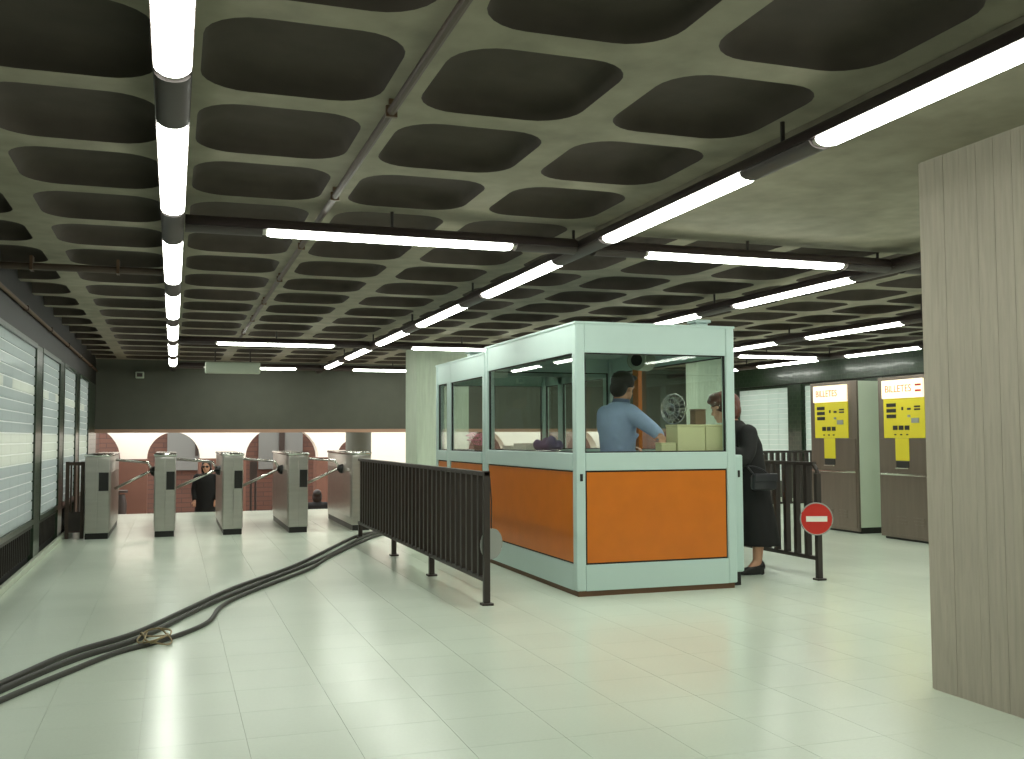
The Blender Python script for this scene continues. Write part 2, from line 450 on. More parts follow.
# ---- stairs and the lower hall
bm = B()
for k in range(12):
    box(bm, XL-.3, XR+.3, YE+k*.3, YE+(k+1)*.3, -2.4, -.17*(k+1))
struct(obj('stairs', bm, 'stair_stone'))
struct(bobj('floor_lower', 'stair_stone', None, XL-3, XR+3, YE+3.6, 33, -2.4, -2.04))
bm = B()
box(bm, XL-.6, XL-.3, YE, 26, -2.4, 1.5); struct(obj('wall_stair_left', bm, 'terracotta'))
bm = B()
box(bm, XR+.3, XR+.6, YE, 26, -2.4, 1.5); struct(obj('wall_stair_right', bm, 'terracotta'))
struct(bobj('wall_far', 'terracotta', None, XL-4, XR+4, 30, 30.3, -2.4, 4.2))
# arcade: white wall with arches of uneven width on terracotta piers
arches = [(-2.25, 1.05, 1.70), (.02, .62, 1.45), (2.62, .90, 1.60), (4.43, .42, 1.25), (7.6, 1.0, 1.6), (10.4, .9, 1.6)]
yA, yB, top, spring, N = 26, 26.45, 3.4, .80, 20
prof = [(-4.6, spring)]
for c, hs, ap in arches:
    prof += [(c-hs*math.cos(PI*k/N), spring+(ap-spring)*math.sin(PI*k/N)) for k in range(N+1)]
prof.append((13.5, spring))
bm = B()
for (xa_, za), (xb_, zb) in zip(prof, prof[1:]):
    f = [bm.verts.new(v) for v in ((xa_, yA, za), (xb_, yA, zb), (xb_, yA, top), (xa_, yA, top), (xa_, yB, za), (xb_, yB, zb), (xb_, yB, top), (xa_, yB, top))]
    for q in ((0, 1, 2, 3), (7, 6, 5, 4), (0, 4, 5, 1), (3, 2, 6, 7)): bm.faces.new([f[k] for k in q])
bmesh.ops.remove_doubles(bm, verts=bm.verts[:], dist=.0005)
struct(obj('wall_arcade', bm, 'white_plaster'))
ends = [-4.6]+[v for c, hs, ap in arches for v in (c-hs, c+hs)]+[13.5]
for k in range(0, len(ends), 2):
    m_ = 'white_plaster' if k == 8 else 'terracotta_plain'
    struct(bobj('arcade_pier_%d' % (k//2+1), m_, None, ends[k]-.04, ends[k+1]+.02, 26.0, 26.6, -2.05, spring, bev=.01))

# ================================================================ LIGHTING FIXTURES
ZL = 2.596; RL = .063; DL = .036
rows = [(-.02, 'leftmost ceiling row'), (2.69, 'row over the iron fence'), (5.30, 'row over the booth'), (7.93, 'row before the ticket machines'), (10.38, 'row along the right wall')]
spans = [(-.75, 1.05), (1.93, 3.70), (4.27, 6.0), (6.87, 8.72), (9.42, 11.3), (11.98, 13.74), (14.45, 16.33), (17.02, 18.66)]
ords = ['nearest lamp', 'second lamp from the camera', 'third lamp from the camera', 'fourth lamp from the camera', 'fifth lamp from the camera', 'sixth lamp from the camera', 'seventh lamp from the camera', 'eighth lamp from the camera']
def half(bm, p0, p1, r, rz, n=10, taper=0.):
    p0, p1 = Vector(p0), Vector(p1); d = (p1-p0).normalized(); a = Vector((0, 0, 1)).cross(d)
    R = []
    for p in ((p0, p1) if not taper else (p0, p0+d*taper, p1-d*taper, p1)):
        k_ = .8 if taper and (p == p0 or p == p1) else 1
        R.append([bm.verts.new(p+a*r*k_*math.cos(PI*k/n)+Vector((0, 0, rz*k_*math.sin(PI*k/n)))) for k in range(n+1)])
    for A_, B_ in zip(R, R[1:]):
        for k in range(n): bm.faces.new((A_[k], A_[k+1], B_[k+1], B_[k]))
        bm.faces.new((A_[0], B_[0], B_[n], A_[n]))
    bm.faces.new(R[0]); bm.faces.new(R[-1][::-1])
def lamp(p0, p1, label, group, covers, own=None):
    p0, p1 = Vector(p0), Vector(p1); d = (p1-p0).normalized()
    t = thing('fluorescent_lamp', label, 'lamp', (p0+p1)/2-Vector((0, 0, DL)), group)
    a = p0+d*.03; b = p1-d*.03
    bm = B(); half(bm, a, b, RL, -DL, 12, .03); df = obj('diffuser', bm, 'tube_diffuser', t, True)
    for s, e in ((p0, a), (b, p1)):
        bm = B(); half(bm, s, e, RL*.72, -DL*.7, 10); obj('end_cap', bm, 'lamp_cap', df, True)
    for s, e in covers:
        bm = B(); half(bm, s, e, RL, -DL*.98, 10); obj('blank_cover', bm, 'trunking', t, True)
    if own:
        c0, c1 = own; up = Vector((0, 0, .003))
        bm = B(); half(bm, Vector(c0)+up, Vector(c1)+up, RL+.004, .07, 10); obj('channel', bm, 'trunking', t, True)
        m = (Vector(c0)+Vector(c1))/2
        bm = B(); cyl(bm, (m.x, m.y, ZL+.065), (m.x, m.y, ZC+.004), .011, n=8); obj('hanger_rod', bm, 'rod', t)
    return t
for ri, (x, rn) in enumerate(rows):
    vis = 0; y = -2.9
    t = thing('lamp_trunking', 'long dark trunking that carries the lamps of the '+rn, 'lamp trunking', (x, 8.5, ZL))
    bm = B(); half(bm, (x, -2.9, ZL+.003), (x, 19.9, ZL+.003), RL+.004, .075, 10); obj('upper_channel', bm, 'trunking', t, True)
    for k, (a, b) in enumerate(spans):
        seen = any(visible((x, a+(b-a)*k_/8, ZL-DL)) for k_ in range(9))
        if seen: lab = 'white fluorescent tube, %s in the %s' % (ords[vis], rn); vis += 1
        else: lab = 'white fluorescent lamp overhead, nearer than the picture shows'
        cov = [((x, y, ZL), (x, a, ZL))]
        if k == len(spans)-1: cov.append(((x, b, ZL), (x, 19.9, ZL)))
        lamp((x, a, ZL), (x, b, ZL), lab, 'ceiling lamps running the length of the hall', cov)
        bm = B(); cyl(bm, (x, a-.28, ZL+.07), (x, a-.28, ZC+.004), .011, n=8); obj('hanger_rod', bm, 'rod', t)
        y = b
cross = [(6.4, [(.51, 2.18), (3.14, 4.83), (5.85, 7.4), (8.5, 10.0)], 'crossing in front of the booth'),
         (14.15, [(.52, 2.15), (3.22, 4.85), (5.9, 7.4), (8.6, 10.1)], 'above the turnstiles'),
         (19.05, [(.5, 2.18), (3.2, 4.85), (5.9, 7.4)], 'close to the dark lintel')]
o2 = ['leftmost', 'second from left', 'third from left', 'rightmost']
for y, sp, nm in cross:
    for k, (a, b) in enumerate(sp):
        c0 = rows[k][0]+RL+.008; c1 = rows[k+1][0]-RL-.008
        lamp((a, y, ZL), (b, y, ZL), 'crosswise white fluorescent lamp, %s of those %s' % (o2[k], nm), 'ceiling lamps running across the hall',
             [((c0, y, ZL), (a, y, ZL)), ((b, y, ZL), (c1, y, ZL))], ((c0, y, ZL), (c1, y, ZL)))

# ceiling pipes
t = thing('ceiling_pipe', 'thin brown pipe clipped to a ceiling rib right of the leftmost lamps', 'pipe', (.88, 0, 2.7))
bm = B(); cyl(bm, (.88, 0, 2.715), (.88, 14.7, 2.715), .02, n=10); obj('tube', bm, 'pipe_brown', t, True)
for k in range(9):
    bm = B(); y = 1.0+k*1.62
    box(bm, .88-.025, .88+.025, y-.01, y+.01, 2.69, 2.74); box(bm, .88-.012, .88+.012, y-.01, y+.01, 2.745, ZC)
    obj('clamp', bm, 'clamp', t)
t = thing('ceiling_pipe', 'dark pipe crossing the ceiling from left wall to the leftmost lamps', 'pipe', (XL, 8.85, 2.7))
bm = B(); cyl(bm, (XL+.001, 8.85, 2.69), (-.1, 8.85, 2.69), .03, n=10); obj('tube', bm, 'pipe_brown', t, True)
for x in (-1.1, -.45):
    bm = B(); box(bm, x-.012, x+.012, 8.8, 8.9, 2.655, ZC); obj('clamp', bm, 'clamp', t)
t = thing('wall_pipe', 'reddish pipe along the top of the left window wall', 'pipe', (XL, -1, 2.5))
bm = B(); cyl(bm, (XL+.028, -1, 2.545), (XL+.028, 19.9, 2.545), .018, n=10); obj('tube', bm, 'clamp', t, True)
for k in range(10):
    bm = B(); y = .5+k*2.; box(bm, XL, XL+.05, y-.012, y+.012, 2.52, 2.57); obj('clamp', bm, 'pipe_brown', t)

# ================================================================ BOOTHS
def booth(label, x0, x1, y0, y1, zt, front, splits, zc=1.166, zw=1.993, near_open=False):
    t = thing('ticket_booth', label, 'ticket booth', ((x0+x1)/2, (y0+y1)/2, 0))
    P = .085
    bobj('plinth', 'booth_plinth', t, x0+.02, x1-.02, y0+.02, y1-.02, 0, .05)
    bobj('booth_floor', 'booth_inner', t, x0+.05, x1-.05, y0+.05, y1-.05, .05, .12)
    # corner posts
    for (a, b) in ((x0, y0), (x1-P, y0), (x0, y1-P), (x1-P, y1-P)):
        bobj('corner_post', 'booth_paint', t, a, a+P, b, b+P, .045, zt, bev=.012)
    # header and roof
    bm = B()
    box(bm, x0+.006, x0+.05, y0+P, y1-P, zw, zt); box(bm, x1-.05, x1-.006, y0+P, y1-P, zw, zt)
    box(bm, x0+P, x1-P, y0+.006, y0+.05, zw, zt); box(bm, x0+P, x1-P, y1-.05, y1-.006, zw, zt)
    obj('header', bm, 'booth_paint', t)
    bobj('roof', 'booth_paint', t, x0+.02, x1-.02, y0+.02, y1-.02, zt-.09, zt-.01)
    bm = B(); g = .004
    for a in (x0-g, x1-.03): box(bm, a, a+.03+g, y0-g, y1+g, zt-.004, zt+.014)
    for b in (y0-g, y1-.03): box(bm, x0+.03, x1-.03, b, b+.03+g, zt-.004, zt+.014)
    obj('roof_edge', bm, 'booth_paint', t)
    # sill band, base band, panels, windows per side
    def side(kind, sp):
        for (a, b) in sp:
            def bx(name, m, d0, d1, u0, u1, z0, z1, bev=0., p=None):
                if kind == 'W': return bobj(name, m, p or t, x0+d0, x0+d1, u0, u1, z0, z1, bev=bev)
                if kind == 'E': return bobj(name, m, p or t, x1-d1, x1-d0, u0, u1, z0, z1, bev=bev)
                if kind == 'S': return bobj(name, m, p or t, u0, u1, y0+d0, y0+d1, z0, z1, bev=bev)
                return bobj(name, m, p or t, u0, u1, y1-d1, y1-d0, z0, z1, bev=bev)
            bx('sill', 'booth_paint', .0, .06, a, b, 1.02, zc, .006)
            bx('base_band', 'booth_paint', .004, .05, a, b, .045, .255)
            pn = bx('panel', 'booth_orange', .012, .035, a+.014, b-.014, .269, 1.006)
            bx('panel_gasket', 'gasket', .018, .04, a, b, .255, 1.02, p=pn)
            gp = bx('glass_pane', 'booth_glass', .027, .033, a+.012, b-.012, zc+.01, zw-.01)
            for (u0, u1, z0, z1) in ((a, a+.012, zc, zw), (b-.012, b, zc, zw), (a+.012, b-.012, zc, zc+.01), (a+.012, b-.012, zw-.01, zw)):
                bx('gasket', 'gasket', .02, .04, u0, u1, z0, z1, p=gp)
        for (_, b), (c, _) in zip(sp, sp[1:]):
            m_ = {'W': (x0+.004, x0+.05, b, c), 'E': (x1-.05, x1-.004, b, c)}[kind]
            bobj('mullion', 'booth_paint', t, *m_, .05, zt-.01)
    side('W', splits); side('E', splits)
    side('S', [(x0+P, x1-P)]) if front else None
    side('N', [(x0+P, x1-P)])
    return t
BX0, BX1 = 3.118, 4.605
b1 = booth('pale green ticket booth with orange panels, the near taller one with the clerk', BX0, BX1, 7.62, 10.15, 2.235, True, [(7.705, 10.065)])
for (x, z) in ((BX0+.045, .965),):
    bobj('latch', 'black_plastic', b1, x-.012, x+.012, 7.612, 7.625, z-.03, z+.03, bev=.004)
bobj('door_post', 'booth_orange', b1, 4.53, 4.57, 9.37, 9.5, .12, 2.13)
# inside counter running round the front and both sides
bm = B(); box(bm, BX0+.06, BX1-.06, 7.69, 8.2, 1.125, 1.16); box(bm, 4.22, BX1-.06, 8.2, 9.2, 1.125, 1.16); box(bm, BX0+.06, 3.6, 8.2, 10.0, 1.125, 1.16); obj('counter', bm, 'booth_inner', b1)
# roof vents
t = thing('roof_vent', 'small pale vent box on the roof of the near booth', 'vent', (4.47, 7.99, 2.225))
bobj('housing', 'booth_paint', t, 4.41, 4.53, 7.93, 8.05, 2.2265, 2.31, bev=.01)
bobj('cap', 'booth_paint', t, 4.39, 4.55, 7.91, 8.07, 2.31, 2.34, bev=.008)
# customer-side ledge unit
t = thing('customer_ledge', 'narrow pale ledge cabinet on the customer side of the near booth', 'ledge', (4.7, 8.4, 0))
bobj('cabinet', 'booth_paint', t, 4.609, 4.735, 7.72, 9.3, .12, 1.135, bev=.015)
bobj('base', 'black_plastic', t, 4.64, 4.72, 7.76, 9.25, 0, .12)
bobj('latch', 'black_plastic', t, 4.68, 4.70, 7.712, 7.724, .94, 1.0, bev=.004)
b2 = booth('pale green ticket booth with orange panels, the far lower one behind', BX0, BX1, 10.17, 12.25, 2.185, False, [(10.3, 11.57), (11.72, 12.165)], zc=1.14, zw=1.95)
bm = B(); box(bm, BX0+.06, 3.6, 10.3, 12.1, 1.1, 1.132); obj('counter', bm, 'booth_inner', b2)
t = thing('roof_vent', 'small pale vent stub on the roof of the far booth', 'vent', (3.5, 11.9, 2.2))
bobj('housing', 'booth_paint', t, 3.45, 3.58, 11.85, 11.98, 2.1765, 2.33, bev=.01); bobj('cap', 'booth_paint', t, 3.43, 3.6, 11.83, 12.0, 2.33, 2.36, bev=.008)

# things in the booth
ZCN = 1.1602
def boxthing(name, label, cat, a, m, lidh=.02, group=None):
    t = thing(name, label, cat, ((a[0]+a[1])/2, (a[2]+a[3])/2, a[4]), group)
    bobj('body', m, t, a[0], a[1], a[2], a[3], a[4], a[5]-lidh, bev=.006)
    bobj('lid', m, t, a[0]-.003, a[1]+.003, a[2]-.003, a[3]+.003, a[5]-lidh+.001, a[5], bev=.003)
    return t
boxthing('ticket_box', 'pale yellow-green box left of its twin against the booth front glass', 'box', (4.095, 4.362, 7.715, 7.93, ZCN, 1.40), 'box_yellow', group='yellow-green boxes in the booth')
boxthing('ticket_box', 'pale yellow-green box right of its twin in the booth corner', 'box', (4.369, 4.536, 7.715, 7.93, ZCN, 1.40), 'box_yellow', group='yellow-green boxes in the booth')
boxthing('ticket_box', 'small low yellow-green box under the clerk\'s hand', 'box', (3.94, 4.08, 7.715, 7.83, ZCN, 1.245), 'box_yellow', .012, group='yellow-green boxes in the booth')
boxthing('small_box', 'small brown box standing on top of the yellow-green boxes', 'box', (4.30, 4.405, 7.77, 7.87, 1.401, 1.535), 'box_brown', .012)
# desk fan
t = thing('desk_fan', 'chrome caged desk fan on the booth counter beside the boxes', 'fan', (4.375, 8.3, ZCN))
bm = B(); cyl(bm, (4.375, 8.3, ZCN), (4.375, 8.3, ZCN+.025), .075, .06, 20); obj('base', bm, 'black_plastic', t, True)
bm = B(); cyl(bm, (4.375, 8.3, ZCN+.02), (4.375, 8.3, 1.43), .012); obj('stem', bm, 'black_plastic', t, True)
fc = Vector((4.375, 8.3, 1.55)); fn = Vector((-.95, -.45, 0)).normalized(); fa = Vector((0, 0, 1)).cross(fn)
bm = B(); cyl(bm, fc-fn*.08, fc-fn*.005, .03, .04, 16); obj('motor', bm, 'black_plastic', t, True)
bm = B()
for k in range(20):
    a = 2*PI*k/20; e = fa*math.cos(a)+Vector((0, 0, math.sin(a)))
    tube(bm, [fc+fn*.06+e*.02, fc+fn*.055+e*.08, fc+fn*.02+e*.138, fc-fn*.02+e*.135, fc-fn*.04+e*.05], .0028, 5)
for rr_, o_ in ((.138, .015), (.1, .05), (.05, .06)):
    pts = [fc+fn*o_+(fa*math.cos(2*PI*k/32)+Vector((0, 0, math.sin(2*PI*k/32))))*rr_ for k in range(33)]
    tube(bm, pts, .005 if rr_ > .13 else .003, 5)
obj('cage', bm, 'chrome', t, 'all')
for k in range(4):
    a = 2*PI*k/4+.4; e = fa*math.cos(a)+Vector((0, 0, math.sin(a))); s_ = fn.cross(e)
    bm = B(); v = [bm.verts.new(q) for q in (fc+e*.02-s_*.015, fc+e*.12-s_*.03+fn*.012, fc+e*.115+s_*.04-fn*.012, fc+e*.02+s_*.015)]
    f = bm.faces.new(v); bmesh.ops.solidify(bm, geom=[f], thickness=.003); obj('blade', bm, 'black_plastic', t)
# heater under the booth ceiling
t = thing('fan_heater', 'grey round-faced fan heater hung under the booth ceiling', 'heater', (4.33, 8.9, 1.94))
hd = Vector((-.75, -.66, 0)).normalized(); hc = Vector((4.33, 8.9, 2.04))
bm = B(); cyl(bm, hc+hd*.1, hc-hd*.16, .1, .095, 24); obj('housing', bm, 'heater_grey', t, True)
bm = B(); cyl(bm, hc+hd*.1, hc+hd*.108, .06, .055, 24); obj('intake', bm, 'black_plastic', t, True)
bm = B(); tube(bm, [hc+hd*.1+(Vector((0, 0, 1)).cross(hd)*math.cos(2*PI*k/24)+Vector((0, 0, math.sin(2*PI*k/24))))*.09 for k in range(25)], .011, 6); obj('rim', bm, 'heater_grey', t, 'all')
bobj('bracket', 'heater_grey', t, 4.3, 4.36, 8.85, 8.95, 2.12, 2.146)
# soft things on the side counter
def lump(name, label, cat, m, c, r, n, seed):
    rnd = random.Random(seed); bm = B()
    for k in range(n):
        ell(bm, (c[0]+rnd.uniform(-r[0], r[0])*.6, c[1]+rnd.uniform(-r[1], r[1])*.6, c[2]+r[2]*rnd.uniform(.45, .75)), (r[0]*rnd.uniform(.25, .45), r[1]*rnd.uniform(.15, .35), r[2]*rnd.uniform(.35, .6)), sub=2)
    ell(bm, (c[0], c[1], c[2]+r[2]*.4), (r[0]*.8, r[1]*.85, r[2]*.4))
    o = remesh(name, bm, m, None, .012, 3)
    return tag(o, label, cat)
lump('cloth_bag', 'purple cloth bag slumped on the near booth side counter', 'bag', 'purple', (3.36, 8.9, ZCN), (.12, .26, .12), 8, 3)
boxthing('daylight_block', 'added white block in place of daylight, behind the purple bag in the booth', 'daylight block', (3.25, 3.5, 9.25, 9.6, ZCN, 1.235), 'paper', .01)  # white blocks added where daylight shows through the side glass
boxthing('daylight_block', 'added low white block in place of daylight, near the back of the near booth', 'daylight block', (3.25, 3.48, 9.68, 9.95, ZCN, 1.21), 'paper', .01)
t = thing('flower_pot', 'pot of pink flowers on the counter of the far booth', 'flowers', (3.35, 11.1, 1.132))
bm = B(); loft(bm, [(3.35, 11.1, 1.1325, .06, .06), (3.35, 11.1, 1.2, .08, .08)], 18); obj('pot', bm, 'box_brown', t, True)
rnd = random.Random(5)
for k in range(16):
    bm = B(); c = Vector((3.35+rnd.uniform(-.1, .1), 11.1+rnd.uniform(-.28, .28), 1.25+rnd.uniform(0, .09)))
    tube(bm, [(3.35, 11.1, 1.2), (3.35*.5+c.x*.5, 11.1*.4+c.y*.6, 1.22), c], .004, 5)
    for q in range(5):
        a = 2*PI*q/5; ell(bm, c+Vector((math.cos(a)*.022, math.sin(a)*.022, .006)), (.022, .022, .012), sub=1)
    obj('flower', bm, 'pink', t, 'all')

# ================================================================ FENCES
def fence(label, p0, p1, posts, pitch=.165, h=1.03, zb=.19, group=None, curve=None, barw=.048):
    p0, p1 = Vector((*p0, 0)), Vector((*p1, 0)); d = (p1-p0); L = d.length; d.normalize(); ang = math.atan2(d.y, d.x)
    t = thing('iron_fence', label, 'fence', (p0+p1)/2, group)
    def bar(name, u0, u1, w, z0, z1, p=None):
        bm = B(); box(bm, u0, u1, -w/2, w/2, z0, z1, bev=.003)
        bmesh.ops.transform(bm, matrix=Matrix.Translation(p0) @ Matrix.Rotation(ang, 4, 'Z'), verts=bm.verts[:])
        return obj(name, bm, 'black_iron', p or t)
    r = .06 if curve else 0
    bar('top_rail', r, L, .045, h-.035, h); bar('bottom_rail', .02, L, .04, zb-.015, zb+.02)
    if curve:
        bm = B()
        pts = [p0+d*(.02+(r+.04)*(1-math.cos(a)))+Vector((0, 0, h-.0175-(r+.04)*(1-math.sin(a)))) for a in [PI/2*k/8 for k in range(9)]]
        tube(bm, pts, .02, 8); obj('corner_bend', bm, 'black_iron', t, 'all')
    for k, u in enumerate(posts):
        top = h-.1 if (curve and k == 0) else (h+.004 if k == 0 else zb)
        po = bar('post', u, u+.045, .05, .014, top)
        bar('foot', u-.025, u+.06, .09, 0, .018, po)
    n = int((L-.12)/pitch)
    bm = B(); box(bm, -barw/2, barw/2, -barw/2, barw/2, 0, h-.03-zb); me = mesh('bar', bm, 'black_iron')
    for k in range(n):
        q = p0+d*(.045+(k+1)*pitch-.03); instance('bar', me, (q.x, q.y, zb+.01), t, ang)
    return t
fence('long black iron fence standing between the turnstiles and the orange booth', (2.32, 7.5), (2.32, 13.15), [0, 1.75, 3.45, 5.55])
fence('short black iron fence beside the woman, carrying the no-entry sign', (5.54, 7.76), (5.54, 9.9), [0, 1.95], h=1.06, curve=True)
fence('farther black iron fence beyond the woman, in front of the right white panels', (9.75, 13.5), (8.0, 13.5), [0, 1.7], pitch=.105, h=1.07, zb=.26)
# grey sign disc hanging at the long fence
def disc_sign(name, label, c, nrm, r, front, bar):
    nrm = Vector(nrm).normalized(); a = Vector((0, 0, 1)).cross(nrm); c = Vector(c)
    t = thing(name, label, 'sign', c)
    bm = B(); cyl(bm, c-nrm*.004, c+nrm*.004, r, n=40); obj('disc', bm, front, t, True)
    bm = B(); tube(bm, [c+(a*math.cos(2*PI*k/40)+Vector((0, 0, math.sin(2*PI*k/40))))*r for k in range(41)], .007, 6); obj('rim', bm, 'sign_grey', t, 'all')
    if bar:
        bm = B(); box(bm, -r*.66, r*.66, -r*.17, r*.17, 0, .003)
        M = Matrix((a, Vector((0, 0, 1)), nrm)).transposed().to_4x4(); M.translation = c+nrm*.0045
        bmesh.ops.transform(bm, matrix=M, verts=bm.verts[:]); obj('white_bar', bm, 'sign_white', t)
    return t
disc_sign('no_entry_sign', 'round red no-entry sign with white bar on the short fence post', (5.475, 7.715, .555), (-.35, -.93, 0), .142, 'sign_red', True)
t = disc_sign('hanging_sign', 'round grey sign back hanging on a cord at the long fence end', (2.385, 7.60, .46), (.45, -.89, 0), .115, 'sign_grey', False)
bm = B(); tube(bm, [(2.36, 7.56, .98), (2.38, 7.58, .8), (2.385, 7.60, .575)], .005, 6); obj('cord', bm, 'black_iron', t)

# ================================================================ TURNSTILES
TX = [-1.075, -.225, .645, 1.515, 2.385]
tn = ['leftmost turnstile cabinet, next to the dark side gate', 'second turnstile cabinet from the left window wall', 'middle turnstile cabinet, in front of the woman in sunglasses', 'fourth turnstile cabinet from the left window wall', 'rightmost turnstile cabinet, at the end of the long fence']
for k, x in enumerate(TX):
    y0, y1, w, h = 14.12, 16.45, .265, 1.09
    if k == 0: w = .3
    t = thing('turnstile', 'stainless steel '+tn[k], 'turnstile', (x+w/2, (y0+y1)/2, 0), 'turnstiles in a row')
    bobj('plinth', 'black_plastic', t, x+.012, x+w-.012, y0+.012, y1-.012, 0, .075)
    bobj('cabinet', 'stainless', t, x, x+w, y0+.01, y1, .075, h-.03, bev=.012, smooth=True)
    bobj('front_plate', 'stainless', t, x+.008, x+w*.49, y0, y0+.02, .09, h-.05, bev=.004)
    fp = bobj('front_plate', 'stainless', t, x+w*.51, x+w-.008, y0, y0+.02, .09, h-.05, bev=.004)
    bobj('top_cover', 'chrome', t, x-.012, x+w+.012, y0-.012, y1+.012, h-.03, h+.006, bev=.012, smooth=True)
    bobj('ticket_slot', 'black_plastic', fp, x+w*.56, x+w-.012, y0-.008, y0+.01, .62, .86, bev=.004)
    bobj('side_panel', 'stainless', t, x-.006, x+.004, y0+.12, y1-.12, .18, .86, bev=.003)
    bobj('side_panel', 'stainless', t, x+w-.004, x+w+.006, y0+.12, y1-.12, .18, .86, bev=.003)
    if k:
        bm = B(); cyl(bm, (x+.01, 14.95, .84), (x-.045, 14.95, .84), .075, .06, 20); cyl(bm, (x-.045, 14.95, .84), (x-.07, 14.95, .835), .06, .04, 20); hub = obj('hub', bm, 'black_plastic', t, True)
        gap = x-(TX[k-1]+(.3 if k == 1 else .265))
        for (dx, dy, dz) in ((gap-.02, -.05, -.24), (gap-.02, .3, .15)):
            bm = B(); tube(bm, [(x-.04, 14.95, .85), (x-.05-dx*.1, 14.95+dy*.15, .85+dz*(.1 if dz < 0 else .75)), (x-dx, 14.95+dy, .85+dz)], .019, 10)
            obj('arm', bm, 'chrome', hub, 'all')
# side gate by the left wall
t = thing('side_gate', 'dark brown iron gate between the left wall and the leftmost turnstile', 'gate', (-1.24, 14.3, 0))
for x in (-1.318, -1.135): bobj('post', 'pipe_brown', t, x, x+.045, 14.28, 14.33, 0, 1.0)
for z in (.08, .95): bobj('rail', 'pipe_brown', t, -1.273, -1.135, 14.285, 14.325, z, z+.045)
for k in range(3): bobj('bar', 'pipe_brown', t, -1.262+k*.045, -1.242+k*.045, 14.295, 14.315, .125, .95)
bobj('kick_plate', 'black_iron', t, -1.273, -1.135, 14.278, 14.284, .1, .35)

# ================================================================ TICKET MACHINES
def text_mesh(s, size, M, name, m, parent, depth=.002):
    cu = bpy.data.curves.new('t', 'FONT'); cu.body = s; cu.size = size; cu.extrude = depth; cu.align_x = 'CENTER'; cu.align_y = 'CENTER'
    o = bpy.data.objects.new('t', cu); C.objects.link(o); dg = bpy.context.evaluated_depsgraph_get(); dg.update()
    me = bpy.data.meshes.new_from_object(o.evaluated_get(dg)); bpy.data.objects.remove(o)
    me.transform(M); me.materials.clear(); me.materials.append(MATS[m]); me.name = name
    return obj(name, me, m, parent)
def machine(label, y0, y1, xf, arrow):
    # front faces -x, so the left side in view is +y
    t = thing('ticket_machine', label, 'ticket machine', (xf+.3, (y0+y1)/2, 0), 'ticket machines')
    xb = xf+.62; w = y1-y0
    F = lambda name, m, u0, u1, z0, z1, d=.01, bev=.003, o=0., p=None: bobj(name, m, p or t, xf-o-d, xf-o+.004, y1-u1*w, y1-u0*w, z0, z1, bev=bev)
    bobj('plinth', 'black_plastic', t, xf+.05, xb-.02, y0+.02, y1-.02, 0, .08)
    bobj('cabinet', 'machine_side', t, xf+.03, xb, y0, y1, .08, 2.03, bev=.008)
    bm = B(); box(bm, xf, xf+.032, y0-.004, y1+.004, .03, 2.036, bev=.006); obj('front_frame', bm, 'machine_steel', t)
    ld = F('lower_door', 'machine_steel', .03, .97, .07, .80, .008)
    F('upper_door', 'machine_steel', .03, .97, .83, 1.26, .008)
    F('ledge_strip', 'chrome', .03, .97, .80, .825, .018)
    for k in range(2): 
        for q in range(3): F('vent_slat', 'machine_steel', .30+k*.3, .48+k*.3, .20+q*.04, .215+q*.04, .014, 0, p=ld)
    ls = F('lit_sign', 'sign_cream', .10, .82, 1.76, 1.99, .03, .006)
    yp = F('yellow_panel', 'yellow_panel', .11, .83, 1.265, 1.757, .014, .004)
    F('yellow_chute', 'yellow_panel', .31, .55, .985, 1.263, .014, .004)
    tt = F('ticket_tray', 'black_plastic', .32, .54, .90, .98, .016, .003)
    F('tray_lip', 'chrome', .32, .54, .885, .899, .03, .003, p=tt)
    for q in range(3): F('selection_button', 'black_plastic', .17, .34, 1.655-q*.07, 1.70-q*.07, .006, .002, .014, yp)
    F('coin_slot', 'black_plastic', .44, .47, 1.61, 1.65, .006, .002, .014, yp)
    F('small_display', 'black_plastic', .54, .60, 1.61, 1.635, .006, .002, .014, yp)
    for q in range(2): F('price_button', 'black_plastic', .66, .76, 1.62-q*.035+.02, 1.64-q*.035+.02, .006, .002, .014, yp)
    F('coin_return', 'sign_grey', .61, .74, 1.45, 1.51, .008, .002, .014, yp)
    F('return_knob', 'sign_grey', .55, .59, 1.52, 1.55, .012, .002, .014, yp)
    for q in range(3): F('display', 'black_plastic', .28+q*.105, .36+q*.105, 1.365, 1.42, .006, .002, .014, yp)
    for q in range(3): F('push_button', 'black_plastic', .305+q*.105, .335+q*.105, 1.30, 1.315, .008, .002, .014, yp)
    M = Matrix(((0, 0, -1, xf-.031), (-1, 0, 0, y1-.40*w), (0, 1, 0, 1.875), (0, 0, 0, 1)))
    text_mesh('BILLETES', .125, M, 'sign_lettering', 'letter_red', ls)
    if arrow: F('arrow_mark', 'sign_red', .70, .80, 1.90, 1.925, .004, 0, .03, ls); F('arrow_mark', 'sign_red', .70, .80, 1.83, 1.855, .004, 0, .03, ls)
    return t
machine('stainless ticket machine with yellow panel and BILLETES sign, the left one', 11.19, 12.2, 8.6, 0)
machine('stainless ticket machine with yellow panel and BILLETES sign, partly behind the pillar', 9.68, 10.70, 8.56, 1)

